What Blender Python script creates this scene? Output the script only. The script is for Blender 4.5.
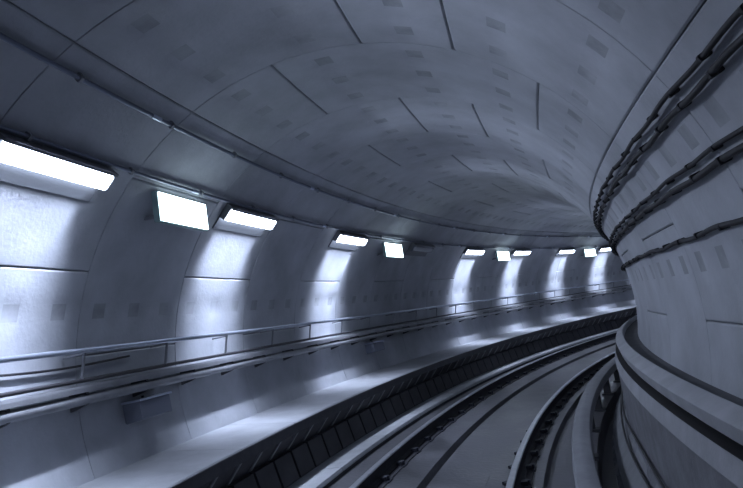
import bpy, math, random
from mathutils import Matrix, Vector
random.seed(7)
scene = bpy.context.scene
col = scene.collection
for o in list(bpy.data.objects):
    bpy.data.objects.remove(o, do_unlink=True)

# ---------------------------------------------------------------- camera
F_PX, YAW, PITCH, ROLL = 632.0, math.radians(-5.245), math.radians(7.005), math.radians(-8.82)
cy, sy, cp, sp = math.cos(YAW), math.sin(YAW), math.cos(PITCH), math.sin(PITCH)
fw = Vector((sy * cp, cy * cp, sp)); rt = Vector((cy, -sy, 0)); up = rt.cross(fw)
cr, sr = math.cos(ROLL), math.sin(ROLL)
r2 = cr * rt + sr * up
u2 = -sr * rt + cr * up
cam_d = bpy.data.cameras.new('camera')
cam_d.sensor_width = 36.0
cam_d.lens = F_PX / 743.0 * 36.0
cam_d.clip_start = 0.05
cam = bpy.data.objects.new('camera', cam_d)
m = Matrix.Identity(4)
for i in range(3):
    m[i][0], m[i][1], m[i][2] = r2[i], u2[i], -fw[i]
cam.matrix_world = m
col.objects.link(cam)
scene.camera = cam

# ---------------------------------------------------------------- world, exposure
w = bpy.data.worlds.new('world')
scene.world = w
w.use_nodes = True
w.node_tree.nodes['Background'].inputs[0].default_value = (0.010, 0.011, 0.016, 1)
w.node_tree.nodes['Background'].inputs[1].default_value = 1.0
vs = scene.view_settings
vs.view_transform = 'Standard'
vs.look = 'None'
vs.gamma = 1.0
vs.use_curve_mapping = False
vs.exposure = 0.32
LAMP_COL = (0.68, 0.77, 1.0)
E_DIFF = 9.0        # glowing lamp face
E_SIGN = 5.0        # glowing sign face
W_DOWN = 13.0        # watts of each downward lamp beam
W_ACROSS = 2.5          # base watts of the added beams across the tunnel

# ---------------------------------------------------------------- tunnel frame
# a = metres to the left of the viewpoint line, h = height above the viewpoint, t = angle along the curve
R = 33.878
AC, HC, RB = 0.945, -0.229, 2.30          # axis and radius of the round bore
T0, T1, DT = -0.42, 0.92, 0.0125


def P(a, h, t):
    r = R + a
    return Vector((R - r * math.cos(t), r * math.sin(t), h))


def B(th, dr, t):
    """point on the bore: th degrees round it (0 left, 90 crown), dr metres in from the lining"""
    q = math.radians(th)
    return P(AC + (RB - dr) * math.cos(q), HC + (RB - dr) * math.sin(q), t)


def S(s):
    return s / R


# ---------------------------------------------------------------- materials
def mat(name, rgb, rough=0.6, metal=0.0, var=0.0, scale=3.0, bump=0.0, bscale=40.0, rand=0.0, emit=None, estr=0.0, rvar=0.0, spec=0.5):
    m = bpy.data.materials.new(name)
    m.use_nodes = True
    nt = m.node_tree
    bs = nt.nodes['Principled BSDF']
    bs.inputs['Base Color'].default_value = (*rgb, 1)
    bs.inputs['Roughness'].default_value = rough
    bs.inputs['Metallic'].default_value = metal
    bs.inputs['Specular IOR Level'].default_value = spec
    geo = nt.nodes.new('ShaderNodeNewGeometry')
    if var > 0 or rand > 0:
        n = nt.nodes.new('ShaderNodeTexNoise')
        n.inputs['Scale'].default_value = scale
        n.inputs['Detail'].default_value = 6
        n.inputs['Roughness'].default_value = 0.6
        nt.links.new(geo.outputs['Position'], n.inputs['Vector'])
        mr = nt.nodes.new('ShaderNodeMapRange')
        mr.inputs['From Min'].default_value = 0.3
        mr.inputs['From Max'].default_value = 0.7
        mr.inputs['To Min'].default_value = 1 - var
        mr.inputs['To Max'].default_value = 1 + var
        nt.links.new(n.outputs['Fac'], mr.inputs['Value'])
        val = mr.outputs['Result']
        if rand > 0:
            oi = nt.nodes.new('ShaderNodeObjectInfo')
            m2 = nt.nodes.new('ShaderNodeMapRange')
            m2.inputs['To Min'].default_value = 1 - rand
            m2.inputs['To Max'].default_value = 1 + rand
            nt.links.new(oi.outputs['Random'], m2.inputs['Value'])
            mu = nt.nodes.new('ShaderNodeMath')
            mu.operation = 'MULTIPLY'
            nt.links.new(val, mu.inputs[0])
            nt.links.new(m2.outputs['Result'], mu.inputs[1])
            val = mu.outputs[0]
        sc = nt.nodes.new('ShaderNodeVectorMath')
        sc.operation = 'SCALE'
        sc.inputs[0].default_value = rgb
        nt.links.new(val, sc.inputs['Scale'])
        nt.links.new(sc.outputs[0], bs.inputs['Base Color'])
        if rvar > 0:
            m3 = nt.nodes.new('ShaderNodeMapRange')
            m3.inputs['From Min'].default_value = 0.35
            m3.inputs['From Max'].default_value = 0.65
            m3.inputs['To Min'].default_value = rough - rvar
            m3.inputs['To Max'].default_value = rough + rvar
            nt.links.new(n.outputs['Fac'], m3.inputs['Value'])
            nt.links.new(m3.outputs['Result'], bs.inputs['Roughness'])
    if bump > 0:
        n2 = nt.nodes.new('ShaderNodeTexNoise')
        n2.inputs['Scale'].default_value = bscale
        n2.inputs['Detail'].default_value = 4
        nt.links.new(geo.outputs['Position'], n2.inputs['Vector'])
        bp = nt.nodes.new('ShaderNodeBump')
        bp.inputs['Strength'].default_value = bump
        bp.inputs['Distance'].default_value = 0.02
        nt.links.new(n2.outputs['Fac'], bp.inputs['Height'])
        nt.links.new(bp.outputs['Normal'], bs.inputs['Normal'])
    if emit:
        bs.inputs['Emission Color'].default_value = (*emit, 1)
        bs.inputs['Emission Strength'].default_value = estr
    return m


M = {
    'pocket': mat('pocket_mortar', (0.34, 0.355, 0.385), 0.7, var=0.2, scale=6),
    'lining': mat('lining_concrete', (0.42, 0.44, 0.48), 0.55, var=0.20, scale=1.6, bump=0.15, bscale=30, rand=0.05),
    'shell': mat('joint_mortar', (0.22, 0.23, 0.25), 0.8, var=0.15, scale=3),
    'floor': mat('track_slab_concrete', (0.115, 0.117, 0.132), 0.38, var=0.4, scale=1.3, bump=0.2, bscale=18, rvar=0.10),
    'verge': mat('rough_verge_concrete', (0.15, 0.155, 0.175), 0.75, var=0.55, scale=6, bump=0.9, bscale=9),
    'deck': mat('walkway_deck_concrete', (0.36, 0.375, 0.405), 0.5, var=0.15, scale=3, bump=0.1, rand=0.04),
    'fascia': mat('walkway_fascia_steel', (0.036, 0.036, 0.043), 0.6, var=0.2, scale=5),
    'bracket': mat('bracket_steel', (0.07, 0.072, 0.083), 0.5, var=0.2, scale=8),
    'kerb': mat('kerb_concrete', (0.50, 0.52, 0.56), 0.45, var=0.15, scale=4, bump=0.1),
    'kerbside': mat('kerb_side_dark', (0.045, 0.046, 0.054), 0.7, var=0.2, scale=4),  # near-black tone for the kerb's track side
    'rust': mat('rail_web_steel', (0.022, 0.022, 0.030), 0.7, var=0.3, scale=20),
    'railhead': mat('polished_rail_steel', (0.55, 0.57, 0.62), 0.34, metal=0.75, var=0.1, scale=12),
    'clip': mat('fastener_steel', (0.06, 0.064, 0.085), 0.5, metal=0.4),
    'cover': mat('pale_cover_board', (0.27, 0.28, 0.31), 0.5, var=0.15, scale=5),
    'black': mat('recess_shade_black', (0.008, 0.008, 0.011), 0.8),  # painted shade for the trough gap
    'dark': mat('pad_and_recess_shade', (0.03, 0.031, 0.042), 0.6),  # rail pad tone, also painted shade on the recess back
    'upstand': mat('upstand_concrete', (0.20, 0.205, 0.225), 0.65, var=0.25, scale=5, bump=0.15),
    'trough': mat('trough_concrete', (0.38, 0.39, 0.42), 0.6, var=0.15, scale=4, bump=0.1),
    'troughlid': mat('trough_lid', (0.10, 0.102, 0.112), 0.75, var=0.2, scale=5),
    'cable': mat('black_cable_sheath', (0.022, 0.022, 0.027), 0.6, var=0.25, scale=14),
    'clamp': mat('cable_clamp_plastic', (0.016, 0.016, 0.022), 0.6),
    'conduit': mat('grey_conduit', (0.20, 0.225, 0.29), 0.32, metal=0.5, var=0.1, scale=8),
    'coupler': mat('bright_coupler', (0.62, 0.68, 0.80), 0.3, metal=0.7),
    'steel': mat('galvanised_steel', (0.42, 0.46, 0.55), 0.35, metal=0.7, var=0.1, scale=10),
    'tray': mat('tray_steel', (0.26, 0.27, 0.295), 0.45, metal=0.2, var=0.15, scale=6),
    'housing': mat('lamp_housing_grey', (0.19, 0.20, 0.225), 0.45),
    'glow': mat('lamp_diffuser_lit', (0.9, 0.95, 1.0), 0.4, emit=(0.71, 0.81, 1.0), estr=E_DIFF),
    'unlit': mat('lamp_diffuser_dark', (0.16, 0.18, 0.24), 0.2),
    'signface': mat('sign_face_lit', (0.9, 1.0, 0.98), 0.4, emit=(0.75, 0.92, 1.0), estr=E_SIGN),
    'signframe': mat('sign_frame_teal', (0.24, 0.36, 0.36), 0.4),
    'box': mat('junction_box_grey', (0.17, 0.185, 0.24), 0.5),
}


# ---------------------------------------------------------------- mesh building
class MB:
    def __init__(self):
        self.v = []
        self.f = []

    def add(self, vs, fs):
        n = len(self.v)
        self.v += [Vector(x) for x in vs]
        self.f += [tuple(i + n for i in f) for f in fs]

    def grid(self, fn, us, ws):
        n = len(self.v)
        for u in us:
            for q in ws:
                self.v.append(fn(u, q))
        k = len(ws)
        for i in range(len(us) - 1):
            for j in range(k - 1):
                self.f.append((n + i * k + j, n + (i + 1) * k + j, n + (i + 1) * k + j + 1, n + i * k + j + 1))

    def sweep(self, prof, ts, closed=True, fn=P):
        """profile of (a,h) pairs carried along the curve"""
        n = len(self.v)
        k = len(prof)
        for t in ts:
            for a, h in prof:
                self.v.append(fn(a, h, t))
        for i in range(len(ts) - 1):
            for j in range(k if closed else k - 1):
                j2 = (j + 1) % k
                self.f.append((n + i * k + j, n + i * k + j2, n + (i + 1) * k + j2, n + (i + 1) * k + j))
        if closed:
            self.f.append(tuple(n + j for j in reversed(range(k))))
            e = n + (len(ts) - 1) * k
            self.f.append(tuple(e + j for j in range(k)))

    def cbox(self, c0, c1, t0, t1, fn=P, ch=0.0):
        """box in curved coordinates, chamfered across its section when ch > 0"""
        (a0, h0), (a1, h1) = c0, c1
        if ch > 0:
            cx = ch
            cyy = ch * (1 if fn is P else 1)
            sx = 1 if a1 > a0 else -1
            sh = 1 if h1 > h0 else -1
            if fn is B:
                cx = math.degrees(ch / RB)
            pr = [(a0 + sx * cx, h0), (a1 - sx * cx, h0), (a1, h0 + sh * cyy), (a1, h1 - sh * cyy), (a1 - sx * cx, h1), (a0 + sx * cx, h1), (a0, h1 - sh * cyy), (a0, h0 + sh * cyy)]
        else:
            pr = [(a0, h0), (a1, h0), (a1, h1), (a0, h1)]
        n = max(2, int(abs(t1 - t0) / DT) + 2)
        self.sweep(pr, [t0 + (t1 - t0) * i / (n - 1) for i in range(n)], True, fn)

    def tube(self, pts, r, seg=10, cap=True):
        n = len(self.v)
        m_ = len(pts)
        for i, p in enumerate(pts):
            d = (pts[min(i + 1, m_ - 1)] - pts[max(i - 1, 0)]).normalized()
            ref = Vector((0, 0, 1)) if abs(d.z) < 0.9 else Vector((1, 0, 0))
            x = d.cross(ref).normalized()
            y = x.cross(d)
            for k in range(seg):
                q = 2 * math.pi * k / seg
                self.v.append(p + r * (math.cos(q) * x + math.sin(q) * y))
        for i in range(m_ - 1):
            for k in range(seg):
                k2 = (k + 1) % seg
                self.f.append((n + i * seg + k, n + i * seg + k2, n + (i + 1) * seg + k2, n + (i + 1) * seg + k))
        if cap:
            self.f.append(tuple(n + k for k in reversed(range(seg))))
            self.f.append(tuple(n + (m_ - 1) * seg + k for k in range(seg)))

    def mesh(self, name, material, off=Vector((0, 0, 0)), smooth=30):
        me = bpy.data.meshes.new(name)
        me.from_pydata([tuple(x - off) for x in self.v], [], self.f)
        me.materials.append(material)
        me.validate()
        me.update()
        import bmesh
        bm = bmesh.new()
        bm.from_mesh(me)
        bmesh.ops.recalc_face_normals(bm, faces=bm.faces)
        bm.to_mesh(me)
        bm.free()
        if smooth:
            me.shade_smooth()
            me.set_sharp_from_angle(angle=math.radians(smooth))
        return me


def tag(o, label=None, cat=None, group=None, kind=None):
    if label: o['label'] = label
    if cat: o['category'] = cat
    if group: o['group'] = group
    if kind: o['kind'] = kind
    return o


def empty(name, loc, rz=0.0):
    o = bpy.data.objects.new(name, None)
    o.location = loc
    o.rotation_euler = (0, 0, rz)
    o.empty_display_size = 0.1
    col.objects.link(o)
    return o


def link(name, me, parent=None, loc=Vector((0, 0, 0)), rz=0.0):
    o = bpy.data.objects.new(name, me)
    col.objects.link(o)
    o.parent = parent
    o.location = loc
    o.rotation_euler = (0, 0, rz)
    return o


def fixed(name, mb, material, root=None, loc=None, smooth=30):
    """one mesh at its place in the tunnel; root is an unrotated Empty"""
    if root is not None:
        return link(name, mb.mesh(name, material, root.location.copy(), smooth), root)
    loc = loc if loc is not None else Vector((0, 0, 0))
    return link(name, mb.mesh(name, material, loc, smooth), None, loc)


def along(name, me, root, t):
    """a shared piece (built round t = 0, origin at the viewpoint line) set at angle t under an unrotated root"""
    return link(name, me, root, P(0, 0, t) - root.location, -t)


def copy_tree(o, parent=None):
    c = o.copy()
    col.objects.link(c)
    c.parent = parent
    for ch in o.children:
        copy_tree(ch, c)
    return c


def trange(t0=T0, t1=T1, d=DT):
    n = int(round((t1 - t0) / d))
    return [t0 + (t1 - t0) * i / n for i in range(n + 1)]


def frange(a, b, step):
    n = max(1, int(math.ceil(abs(b - a) / step)))
    return [a + (b - a) * i / n for i in range(n + 1)]


# ---------------------------------------------------------------- lining: shells and segments
SH = -0.035
shells = {}
for name, th0, th1 in (('wall_left', -32, 63.7), ('ceiling', 63.7, 149.2), ('wall_right', 149.2, 222)):
    mb = MB()
    mb.grid(lambda u, q: B(u, SH, q), frange(th0, th1, 4), trange())
    o = fixed(name, mb, M['shell'], None, B((th0 + th1) / 2, SH, 0.3))
    tag(o, kind='structure')
    shells[name] = o

RING = 1.30
POCK = [16.9, 72.6, 91.0, 109.0, 125.7, 141.2, 157.3, 172.8]
JOINT = [[-32, 8, 45.8, 63.7, 82, 133.4, 149.2, 166, 200], [-32, 25, 63.7, 100, 117.3, 149.2, 182, 200]]
gap = 0.004
sgap = 0.002


def segment_mesh(th0, th1):
    d = math.degrees(1 / RB)
    rows = [(p - 0.085 * d, p + 0.085 * d) for p in POCK if th0 + 4 < p < th1 - 4]
    pc = 0.022
    dep = 0.006
    us = [(th0 + gap * d, SH, 0), (th0 + gap * d + 0.001, 0.0 - 0.008, 0), (th0 + (gap + 0.010) * d, 0, 0)]
    end = [(th1 - (gap + 0.010) * d, 0, 0), (th1 - gap * d - 0.001, -0.008, 0), (th1 - gap * d, SH, 0)]
    cur = us[-1][0]
    for p0, p1 in rows:
        us += [(x, 0, 0) for x in frange(cur, p0, 4)[1:]]
        us += [(p0 + pc * d, 0, 1), ((p0 + p1) / 2, 0, 1), (p1 - pc * d, 0, 1), (p1, 0, 0)]
        cur = p1
    us += [(x, 0, 0) for x in frange(cur, end[0][0], 4)[1:-1]] + end
    L = RING / 2
    ss = [(-L + sgap, SH, 0), (-L + sgap + 0.0005, -0.003, 0), (-L + sgap + 0.005, 0, 0)]
    for k in (-1, 0, 1):
        c = k * RING / 3
        ss += [(c - 0.09, 0, 0), (c - 0.09 + pc, 0, 1), (c + 0.09 - pc, 0, 1), (c + 0.09, 0, 0)]
    ss += [(L - sgap - 0.005, 0, 0), (L - sgap - 0.0005, -0.003, 0), (L - sgap, SH, 0)]
    mb = MB()
    n = 0
    for th, e1, p1 in us:
        for s, e2, p2 in ss:
            dr = min(e1, e2) - (dep if p1 and p2 else 0)
            mb.v.append(B(th, dr, s / R))
    k = len(ss)
    for i in range(len(us) - 1):
        for j in range(k - 1):
            mb.f.append((i * k + j, (i + 1) * k + j, (i + 1) * k + j + 1, i * k + j + 1))
    me = mb.mesh('lining_segment', M['lining'], smooth=24)
    me.materials.append(M['pocket'])
    for p in me.polygons:
        i, j = divmod(min(p.vertices), k)
        if us[i][2] and us[i + 1][2] and ss[j][2] and ss[j + 1][2]:
            p.material_index = 1
    return me


seg_cache = {}
s = 4.4 - 3 * RING
k = 3
while s < 28.5:
    js = JOINT[k % 2]
    for th0, th1 in zip(js[:-1], js[1:]):
        mid = (th0 + th1) / 2
        root = shells['wall_left' if mid < 63.7 else 'ceiling' if mid < 149.2 else 'wall_right']
        if (th0, th1) not in seg_cache:
            seg_cache[(th0, th1)] = segment_mesh(th0, th1)
        along('lining_segment', seg_cache[(th0, th1)], root, (s + RING / 2) / R)
    s += RING
    k += 1


# ---------------------------------------------------------------- floor
def fl(a):
    return -1.65 + (a - 1.62) * 0.105


prof = [(2.60, -1.53), (2.09, -1.53), (2.08, fl(2.08)), (1.16, fl(1.16)), (1.15, fl(1.13) - 0.09), (1.10, fl(1.13) - 0.09), (1.09, fl(1.09) - 0.03), (0.52, fl(0.52) - 0.045), (0.49, fl(0.49)),
        (-0.06, fl(-0.06)), (-0.07, fl(-0.06) - 0.09), (-0.13, fl(-0.13) - 0.09), (-0.14, fl(-0.14) - 0.03), (-0.575, fl(-0.575) - 0.045), (-0.585, -2.18), (-0.745, -2.18), (-0.755, fl(-0.75) - 0.02), (-1.2, fl(-1.2) + 0.2)]
mb = MB()
mb.sweep(prof, trange(), closed=False)
floor = fixed('floor', mb, M['floor'], None, P(0.8, -1.7, 0.3), smooth=0)
tag(floor, kind='structure')
# rough verge at the foot of the right wall
mb = MB()


def verge_pt(a, t):
    x = (a + 0.75) / -0.25
    return P(a, fl(-0.75) - 0.01 + 0.38 * x ** 1.4 + 0.045 * math.sin(t * 170 + a * 19 + 2 * math.sin(t * 60)) * x + 0.03 * math.sin(t * 397 + a * 41 + 1.5 * math.sin(t * 130)), t)


mb.grid(lambda u, q: verge_pt(u, q), frange(-0.755, -1.02, 0.025), trange(-0.1, 0.6, 0.0025))
tag(fixed('trim_1', mb, M['verge'], None, P(-0.9, -1.8, 0.3)), kind='structure')
# upstand below the cable trough
mb = MB()
mb.sweep([(-0.99, -1.95), (-0.99, -0.925), (-1.3, -0.925)], trange(), closed=False)
tag(fixed('wall_right_upstand', mb, M['upstand'], None, P(-1.0, -1.9, 0.3)), kind='structure')
bpy.data.objects['wall_right_upstand'].name = 'trim_2'

# ---------------------------------------------------------------- right cable trough
root = empty('cable_trough', P(-1.1, -0.95, 0.2))
tag(root, 'concrete cable trough ledge running along the right wall above the verge', 'cable trough')
mb = MB()
mb.sweep([(-0.985, -0.925), (-0.978, -0.912), (-1.0, -0.80), (-1.3, -0.80), (-1.3, -0.925)], trange(), True)
fixed('lower_beam', mb, M['trough'], root)
mb = MB()
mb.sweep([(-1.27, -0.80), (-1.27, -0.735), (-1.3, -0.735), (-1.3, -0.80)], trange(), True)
fixed('recess_back', mb, M['dark'], root)  # dark colour stands in for shade at the back of the gap
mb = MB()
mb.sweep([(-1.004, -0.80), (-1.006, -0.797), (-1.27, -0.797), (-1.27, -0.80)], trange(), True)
fixed('recess_shade_strip', mb, M['black'], root)  # added black strip, the gap's shade painted over the lower beam top
mb = MB()
mb.sweep([(-1.06, -0.77), (-1.05, -0.765), (-1.028, -0.68), (-1.034, -0.671), (-1.118, -0.628), (-1.128, -0.632), (-1.13, -0.77)], trange(), True)
fixed('upper_beam', mb, M['trough'], root)
lid = MB()
lid.cbox((-1.132, -0.745), (-1.36, -0.705), -S(0.447), S(0.447))
lid_me = lid.mesh('cover_slab', M['troughlid'], smooth=0)
for i in range(-2, 18):
    along('cover_slab', lid_me, root, S(0.9 * i + 0.45))

# ---------------------------------------------------------------- left walkway
root = empty('walkway', P(2.7, -1.5, 0.2))
tag(root, 'raised concrete emergency walkway with dark bracketed edge along left wall', 'walkway')
dk = MB()
dk.sweep([(2.36, -0.928), (2.37, -0.918), (3.17, -0.862), (3.17, -0.99), (2.36, -0.99)], [S(x) for x in (-0.557, -0.28, 0, 0.28, 0.557)], True)
dk_me = dk.mesh('deck_slab', M['deck'], smooth=0)
for i in range(-8, 29):
    along('deck_slab', dk_me, root, S(1.12 * i + 0.2))
mb = MB()
mb.sweep([(2.345, -0.93), (2.345, -1.03), (2.36, -1.03), (2.36, -0.93)], trange(), True)
fixed('edge_beam', mb, M['bracket'], root)
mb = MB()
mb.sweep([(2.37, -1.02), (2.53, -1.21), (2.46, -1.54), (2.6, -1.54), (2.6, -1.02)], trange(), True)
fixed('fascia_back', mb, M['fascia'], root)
br = MB()
tw = S(0.022)
br.sweep([(2.355, -1.03), (2.50, -1.20), (2.515, -1.20), (2.38, -1.03)], [-tw, tw], True)
br.sweep([(2.355, -1.03), (2.50, -1.20), (2.56, -1.21), (2.50, -1.03)], [-tw * 0.5, tw * 0.5], True)
br_me = br.mesh('bracket', M['tray'], smooth=0)
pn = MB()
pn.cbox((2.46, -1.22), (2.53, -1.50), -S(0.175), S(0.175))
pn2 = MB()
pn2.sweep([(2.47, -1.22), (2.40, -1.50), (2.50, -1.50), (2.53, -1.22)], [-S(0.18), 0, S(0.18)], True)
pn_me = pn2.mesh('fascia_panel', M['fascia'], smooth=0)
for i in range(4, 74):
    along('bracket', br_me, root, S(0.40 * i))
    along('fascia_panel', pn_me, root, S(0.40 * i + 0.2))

# kerb at the foot of the walkway
root = empty('kerb', P(2.2, -1.65, 0.2))
tag(root, 'pale flat concrete kerb at the foot of the walkway beside left rail', 'kerb')
kb = MB()
kb.sweep([(2.06, -1.545), (2.07, -1.515), (2.42, -1.515), (2.42, -1.56), (2.06, -1.56)], [S(x) for x in (-0.745, -0.37, 0, 0.37, 0.745)], True)
kb_me = kb.mesh('kerb_stone', M['kerb'], smooth=0)
for i in range(-4, 21):
    along('kerb_stone', kb_me, root, S(1.5 * i))
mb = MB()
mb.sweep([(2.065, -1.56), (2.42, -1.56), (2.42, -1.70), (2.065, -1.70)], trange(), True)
fixed('kerb_side', mb, M['kerbside'], root)  # kerb side much darker than the kerb stones


# ---------------------------------------------------------------- rails
def running_rail(ac, top, label):
    root = empty('running_rail', P(ac, top - 0.17, 0.2))
    tag(root, label, 'rail', 'running rails of the track')
    b = top - 0.165
    body = [(ac - 0.07, b), (ac + 0.07, b), (ac + 0.07, b + 0.012), (ac + 0.018, b + 0.032), (ac + 0.010, b + 0.05), (ac + 0.010, b + 0.115), (ac + 0.034, b + 0.128),
            (ac + 0.034, b + 0.150), (ac - 0.034, b + 0.150), (ac - 0.034, b + 0.128), (ac - 0.010, b + 0.115), (ac - 0.010, b + 0.05), (ac - 0.018, b + 0.032), (ac - 0.07, b + 0.012)]
    mb = MB()
    mb.sweep(body, trange(), True)
    fixed('rail_web', mb, M['rust'], root)
    head = [(ac + 0.036, b + 0.146), (ac + 0.036, top - 0.010), (ac + 0.028, top - 0.002), (ac + 0.012, top), (ac - 0.012, top), (ac - 0.028, top - 0.002), (ac - 0.036, top - 0.010), (ac - 0.036, b + 0.146)]
    mb = MB()
    mb.sweep(head, trange(), True)
    fixed('rail_head', mb, M['railhead'], root)
    mb = MB()
    mb.sweep([(ac - 0.135, b - 0.02), (ac - 0.135, b + 0.002), (ac + 0.10, b + 0.002), (ac + 0.10, b - 0.02)], trange(), True)
    fixed('base_pad', mb, M['dark'], root)
    fm = MB()
    fm.cbox((ac - 0.15, b - 0.012), (ac + 0.15, b + 0.004), -S(0.08), S(0.08))
    for sgn in (-1, 1):
        fm.cbox((ac + sgn * 0.05, b + 0.004), (ac + sgn * 0.115, b + 0.045), -S(0.045), S(0.045))
        fm.tube([P(ac + sgn * 0.125, b, 0), P(ac + sgn * 0.125, b + 0.05, 0)], 0.016, 6)
    me = fm.mesh('fastener', M['clip'], smooth=0)
    for i in range(3, 46):
        along('fastener', me, root, S(0.6 * i))
    return root


running_rail(1.625, -1.49, 'polished outer running rail on the left, next to the pale kerb')
running_rail(0.19, -1.64, 'polished inner running rail curving round nearest the right wall')

# covered third rail to the right of the track
root = empty('third_rail', P(-0.48, fl(-0.48), 0.2))
tag(root, 'pale covered third rail strip between the inner running rail and gutter', 'rail')
mb = MB()
pr = [(-0.395, -1.60), (-0.392, -1.50), (-0.41, -1.475), (-0.47, -1.462), (-0.52, -1.465), (-0.575, -1.485), (-0.585, -1.52), (-0.585, -1.60), (-0.565, -1.60), (-0.56, -1.52), (-0.48, -1.485), (-0.42, -1.50), (-0.415, -1.60)]
mb.sweep(pr, trange(), True)
fixed('cover_board', mb, M['cover'], root)
mb = MB()
mb.sweep([(-0.45, -1.62), (-0.45, -1.54), (-0.52, -1.54), (-0.52, -1.62)], trange(), True)
fixed('conductor', mb, M['rust'], root)
sp_ = MB()
sp_.cbox((-0.43, -1.93), (-0.54, -1.62), -S(0.05), S(0.05))
sp_.cbox((-0.40, -1.93), (-0.60, -1.88), -S(0.09), S(0.09))
sp_me = sp_.mesh('insulator', M['bracket'], smooth=0)
for i in range(0, 13):
    along('insulator', sp_me, root, S(1.5 * i + 0.4))


# ---------------------------------------------------------------- cables on the right wall
def wall_cable(th, off, r, label, seed, amp=0.006):
    rnd = random.Random(seed)
    ph = [rnd.uniform(0, 6.28) for _ in range(4)]
    root = empty('power_cable', B(th, off, 0.15))
    tag(root, label, 'cable', 'cables clipped along the right wall')
    ts = trange(-0.15, 0.55, 0.003)
    pts = []
    for t in ts:
        sg = math.sin(t * R / 0.86 * 2 * math.pi + ph[0])
        e = amp * (0.8 * sg + 0.5 * math.sin(t * 71 + ph[1]))
        f = amp * (0.6 * math.sin(t * 97 + ph[2]) + 0.4 * math.sin(t * 53 + ph[3]))
        pts.append(B(th + math.degrees(e / RB), off + f, t))
    mb = MB()
    mb.tube(pts, r, 8)
    fixed('sheath', mb, M['cable'], root, smooth=60)
    cm = MB()
    d = math.degrees((r + 0.0025) / RB)
    cm.cbox((th - d, 0.0), (th + d, off + r + 0.0025), -S(0.011), S(0.011), fn=B, ch=0.005)
    me = cm.mesh('clamp', M['clamp'], smooth=0)
    for i in range(1, 33):
        along('clamp', me, root, S(0.43 * i + rnd.uniform(-0.01, 0.01)))


wall_cable(152.5, 0.040, 0.0125, 'topmost black cable of the upper pair high on right wall', 1, 0.007)
wall_cable(154.35, 0.042, 0.0155, 'lower black cable of the upper pair high on right wall', 2, 0.008)
wall_cable(160.35, 0.036, 0.012, 'upper black cable of the middle pair on right wall', 3, 0.006)
wall_cable(161.95, 0.040, 0.0175, 'lower thicker black cable of the middle pair on right wall', 4, 0.006)
wall_cable(169.0, 0.036, 0.0145, 'single lowest black cable along the right wall', 5, 0.009)

for k, (a0, h0, lab) in enumerate(((-0.965, -1.40, 'thin black cable sagging along the foot of right wall, upper one'), (-0.925, -1.56, 'thin black cable lying on the rough verge below its twin'))):
    pts = [P(a0 + 0.006 * math.sin(t * 61 + k), h0 + 0.02 * math.sin(t * 47 + 2 * k), t) for t in trange(-0.05, 0.5, 0.004)]
    mb = MB()
    mb.tube(pts, 0.011, 8)
    o = fixed('verge_cable', mb, M['cable'], None, P(a0, h0, 0.15), smooth=60)
    tag(o, lab, 'cable', 'cables at the foot of the right wall')


# ---------------------------------------------------------------- conduits on the left
def conduit(th, off, r, label, step, ph):
    root = empty('conduit', B(th, off, 0.25))
    tag(root, label, 'conduit', 'conduits along the left vault')
    mb = MB()
    mb.tube([B(th, off + 0.003 * math.sin(t * 40), t) for t in trange(-0.3, T1, 0.006)], r, 10)
    fixed('pipe', mb, M['conduit'], root, smooth=60)
    cm = MB()
    cm.tube([B(th, off, -S(0.05)), B(th, off, S(0.05))], r * 1.18, 10)
    me = cm.mesh('coupler', M['coupler'], smooth=40)
    sm = MB()
    d = math.degrees((r + 0.008) / RB)
    sm.cbox((th - d, 0.0), (th + d, off + r + 0.003), -S(0.010), S(0.012), fn=B, ch=0.006)
    ms = sm.mesh('saddle_clip', M['tray'], smooth=0)
    for i in range(0, 30):
        along('saddle_clip', ms, root, S(1.0 * i + 0.3))
    for i in range(0, 10):
        along('coupler', me, root, S(step * i + ph))


conduit(59.5, 0.030, 0.017, 'upper thin grey conduit where the left vault darkens', 3.0, 1.1)
conduit(47.3, 0.030, 0.015, 'lower thin grey conduit just above the row of lamps', 3.0, 2.2)

# ---------------------------------------------------------------- handrail and cable tray on the left wall
root = empty('handrail', P(3.02, -0.09, 0.2))
tag(root, 'slim metal handrail with short posts along the left wall', 'handrail')
mb = MB()
mb.tube([P(3.02, 0.125, t) for t in trange(-0.3, T1, 0.01)], 0.021, 10)
fixed('top_rail', mb, M['steel'], root, smooth=60)
mb = MB()
mb.tube([P(3.07, -0.098, t) for t in trange(-0.3, T1, 0.01)], 0.016, 8)
fixed('bottom_rail', mb, M['fascia'], root, smooth=60)  # the rail's shaded side is put into its dark colour
mb = MB()
mb.tube([P(3.07, -0.095, 0), P(3.02, 0.125, 0)], 0.012, 8)
mb.tube([P(3.02, 0.10, 0), P(3.21, 0.09, 0)], 0.010, 6)
me = mb.mesh('post', M['tray'], smooth=60)
for i in range(1, 29):
    along('post', me, root, S(1.04 * i + 0.1))

root = empty('cable_tray', P(3.1, -0.2, 0.2))
tag(root, 'long grey cable tray ledge below the handrail on left wall', 'cable tray')
mb = MB()
mb.sweep([(3.06, -0.155), (3.065, -0.135), (3.245, -0.135), (3.245, -0.15), (3.08, -0.155), (3.08, -0.19), (3.06, -0.19)], trange(-0.35), True)
fixed('tray', mb, M['tray'], root, smooth=0)
mb = MB()
mb.tube([P(3.105, -0.245, t) for t in trange(-0.35, T1, 0.01)], 0.042, 10)
fixed('pipe', mb, M['tray'], root, smooth=60)
mb = MB()
tw = S(0.015)
mb.sweep([(3.24, -0.16), (3.09, -0.16), (3.075, -0.22), (3.085, -0.285), (3.12, -0.30), (3.235, -0.33)], [-tw, tw], True)
me = mb.mesh('tray_bracket', M['bracket'], smooth=0)
for i in range(2, 40):
    along('tray_bracket', me, root, S(0.72 * i))

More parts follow.
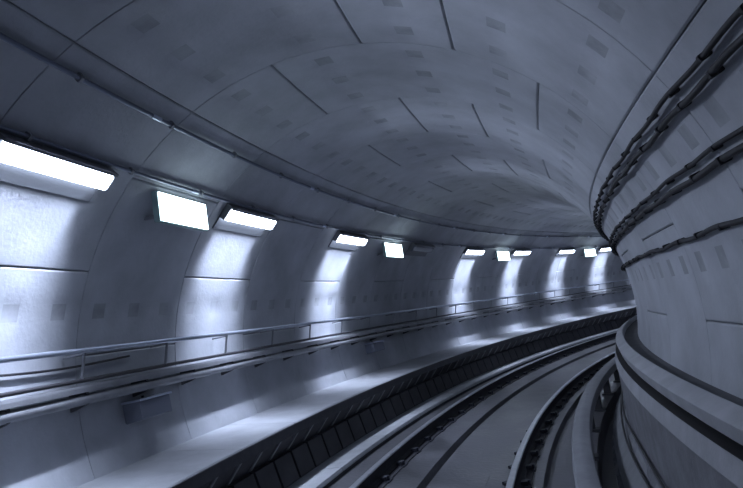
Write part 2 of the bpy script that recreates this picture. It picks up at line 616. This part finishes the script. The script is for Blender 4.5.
# loose cable behind the handrail at the left edge
mb = MB()
mb.tube([B(6.6 + 0.5 * math.sin(x * 2.6) - 0.25 * (x - 4) ** 2 * 0.3, 0.022, S(x)) for x in frange(2.6, 5.0, 0.06)], 0.009, 8)
o = fixed('loose_cable', mb, M['cable'], None, B(6.6, 0.02, S(4.0)), smooth=60)
tag(o, 'short thin dark cable drooping on left wall between handrail and tray', 'cable')

# ---------------------------------------------------------------- junction boxes below the tray
for t, lab in ((S(5.10), 'small grey junction box with shiny lid, low on left wall nearest the viewpoint'), (S(10.78), 'small grey junction box low on left wall farther down the tunnel')):
    root = empty('junction_box', B(-7.9, 0, t), -t)
    tag(root, lab, 'junction box', 'junction boxes under the cable tray')
    o0 = B(-7.9, 0, 0)
    mb = MB()
    mb.cbox((-7.9, 0.0), (-3.6, 0.17), -S(0.21), S(0.21), fn=B, ch=0.01)
    link('body', mb.mesh('body', M['box'], o0, 0), root)
    mb = MB()
    mb.cbox((-3.6, 0.0), (-3.1, 0.19), -S(0.225), S(0.225), fn=B)
    link('lid', mb.mesh('lid', M['coupler'], o0, 0), root)
    mb = MB()
    mb.tube([B(-3.2, 0.05, 0), B(-2.8, 0.05, 0), B(-2.6, 0.05, 0)], 0.012, 8)
    link('cable_entry', mb.mesh('cable_entry', M['cable'], o0, 60), root)

# ---------------------------------------------------------------- lamps
TH_L = 43.5
TU = 0.75        # degrees the lamp body sits above its mark
base_l = B(TH_L, 0, 0)


def make_lamp(lit):
    root = empty('wall_lamp', (0, 0, 0))

    def part(name, mb, mt, smooth=0, par=None):
        return link(name, mb.mesh(name, M[mt], base_l, smooth), par or root)
    mb = MB()
    mb.cbox((38.2 + TU, 0.0), (46.2 + TU, 0.014), -S(0.50), S(0.50), fn=B, ch=0.004)
    part('back_plate', mb, 'housing')
    mb = MB()
    mb.cbox((45.2 + TU, 0.010), (45.8 + TU, 0.105), -S(0.505), S(0.505), fn=B)
    part('hood', mb, 'housing')
    mb = MB()
    mb.cbox((41.7 + TU, 0.016), (45.15 + TU, 0.10), -S(0.485), S(0.485), fn=B, ch=0.018)
    part('diffuser', mb, 'glow' if lit else 'unlit', 40)
    for sg in (-1, 1):
        mb = MB()
        mb.cbox((41.6 + TU, 0.010), (45.2 + TU, 0.075), sg * S(0.485), sg * S(0.500), fn=B, ch=0.006)
        part('end_cap', mb, 'housing')
    if lit:
        # area lights added to shape the lamp's wash, the last as right-wall fill: (name, angle on bore, depth, downwards/upwards, tilt away from wall, watts)
        for nm, th, dr, sgn, tilt, wt, spread in (('beam_down', 41.2 + TU, 0.06, -1, 4, W_DOWN * 0.34, 46), ('beam_down', 41.2 + TU, 0.06, -1, 13, W_DOWN * 0.25, 46),
                                                  ('beam_down', 41.2 + TU, 0.06, -1, 32, W_DOWN * 0.32, 46),
                                                  ('beam_down', 41.2 + TU, 0.06, -1, 56, W_DOWN * 0.8, 90), ('beam_across', 46.6 + TU, 0.07, 1, 36, W_ACROSS * 0.35, 40),
                                                  ('beam_across', 46.6 + TU, 0.07, 1, 66, W_ACROSS * 2.6, 110)):
            ld = bpy.data.lights.new(nm, 'AREA')
            ld.shape = 'RECTANGLE'
            ld.size = 0.9
            ld.size_y = 0.05
            ld.spread = math.radians(spread)
            ld.energy = wt
            ld.color = LAMP_COL
            lo = bpy.data.objects.new(nm, ld)
            col.objects.link(lo)
            lo.parent = root
            q = math.radians(th)
            tang = Vector((math.sin(q), 0, math.cos(q))) * sgn           # world x = -a
            inward = Vector((math.cos(q), 0, -math.sin(q)))
            d = tang * math.cos(math.radians(tilt)) + inward * math.sin(math.radians(tilt))
            z = -d.normalized()
            x = Vector((0, 1, 0))
            y = z.cross(x)
            mm = Matrix.Identity(4)
            for i in range(3):
                mm[i][0], mm[i][1], mm[i][2] = x[i], y[i], z[i]
            p = B(th, dr, 0) - base_l
            mm[0][3], mm[1][3], mm[2][3] = p
            lo.matrix_local = mm
    return root


names = {
    0: 'long glowing wall lamp cut by the left edge of the picture, nearest lamp',
    1: 'glowing wall lamp just right of the nearest square lit sign',
    2: 'glowing wall lamp left of the second square lit sign',
    3: 'dark unlit wall lamp just right of the second square lit sign',
    4: 'glowing wall lamp just left of the third square lit sign',
    5: 'glowing wall lamp touching the right side of the third square lit sign',
    6: 'glowing wall lamp alone between the third and fourth square lit signs',
    7: 'farthest glowing wall lamp in view, beside the fourth square lit sign and right wall',
    8: 'glowing wall lamp round the bend, hidden behind the right wall',
    -1: 'unlit wall lamp beside the viewpoint, just outside the left edge',
    -2: 'glowing wall lamp behind the viewpoint, first one back',
    -3: 'glowing wall lamp behind the viewpoint, second one back',
}
LAMP_S = {-3: -5.05, -2: -2.15, -1: 0.72, 0: 3.60, 1: 6.34, 2: 9.24, 3: 12.3, 4: 15.2, 5: 18.2, 6: 21.28, 7: 24.2, 8: 27.1}
proto = None
for k in sorted(names):
    t = S(LAMP_S[k])
    if k in (3, -1):
        o = make_lamp(False)
    elif proto is None:
        o = proto = make_lamp(True)
    else:
        o = copy_tree(proto)
    o.location = B(TH_L, 0, t)
    o.rotation_euler = (0, 0, -t)
    tag(o, names[k], 'lamp', 'wall lamps along the left wall')

# ---------------------------------------------------------------- square lit signs
base_s = P(2.58, 1.10, 0)


def make_sign():
    root = empty('lit_sign', (0, 0, 0))
    mb = MB()
    mb.cbox((2.545, 1.105), (2.60, 1.372), -S(0.37), S(0.37), ch=0.006)
    link('frame', mb.mesh('frame', M['signframe'], base_s, 0), root)
    mb = MB()
    mb.cbox((2.53, 1.115), (2.55, 1.362), -S(0.36), S(0.36), ch=0.004)
    link('face', mb.mesh('face', M['signface'], base_s, 40), root)
    for sg in (-1, 1):
        mb = MB()
        mb.cbox((2.59, 1.17), (2.78, 1.20), sg * S(0.24), sg * S(0.27))
        link('wall_arm', mb.mesh('wall_arm', M['housing'], base_s, 0), root)
    return root


proto = None
for sx, lab in ((5.07, 'nearest square white lit sign with teal edge, between the first two lamps'), (10.92, 'second nearest square white lit sign, left of the unlit lamp'),
                (16.95, 'third square white lit sign between two close glowing lamps'), (22.92, 'farthest square white lit sign, beside the last visible lamp')):
    if proto is None:
        o = proto = make_sign()
    else:
        o = copy_tree(proto)
    t = S(sx)
    o.location = P(2.58, 1.10, t)
    o.rotation_euler = (0, 0, -t)
    tag(o, lab, 'sign', 'lit signs along the left wall')
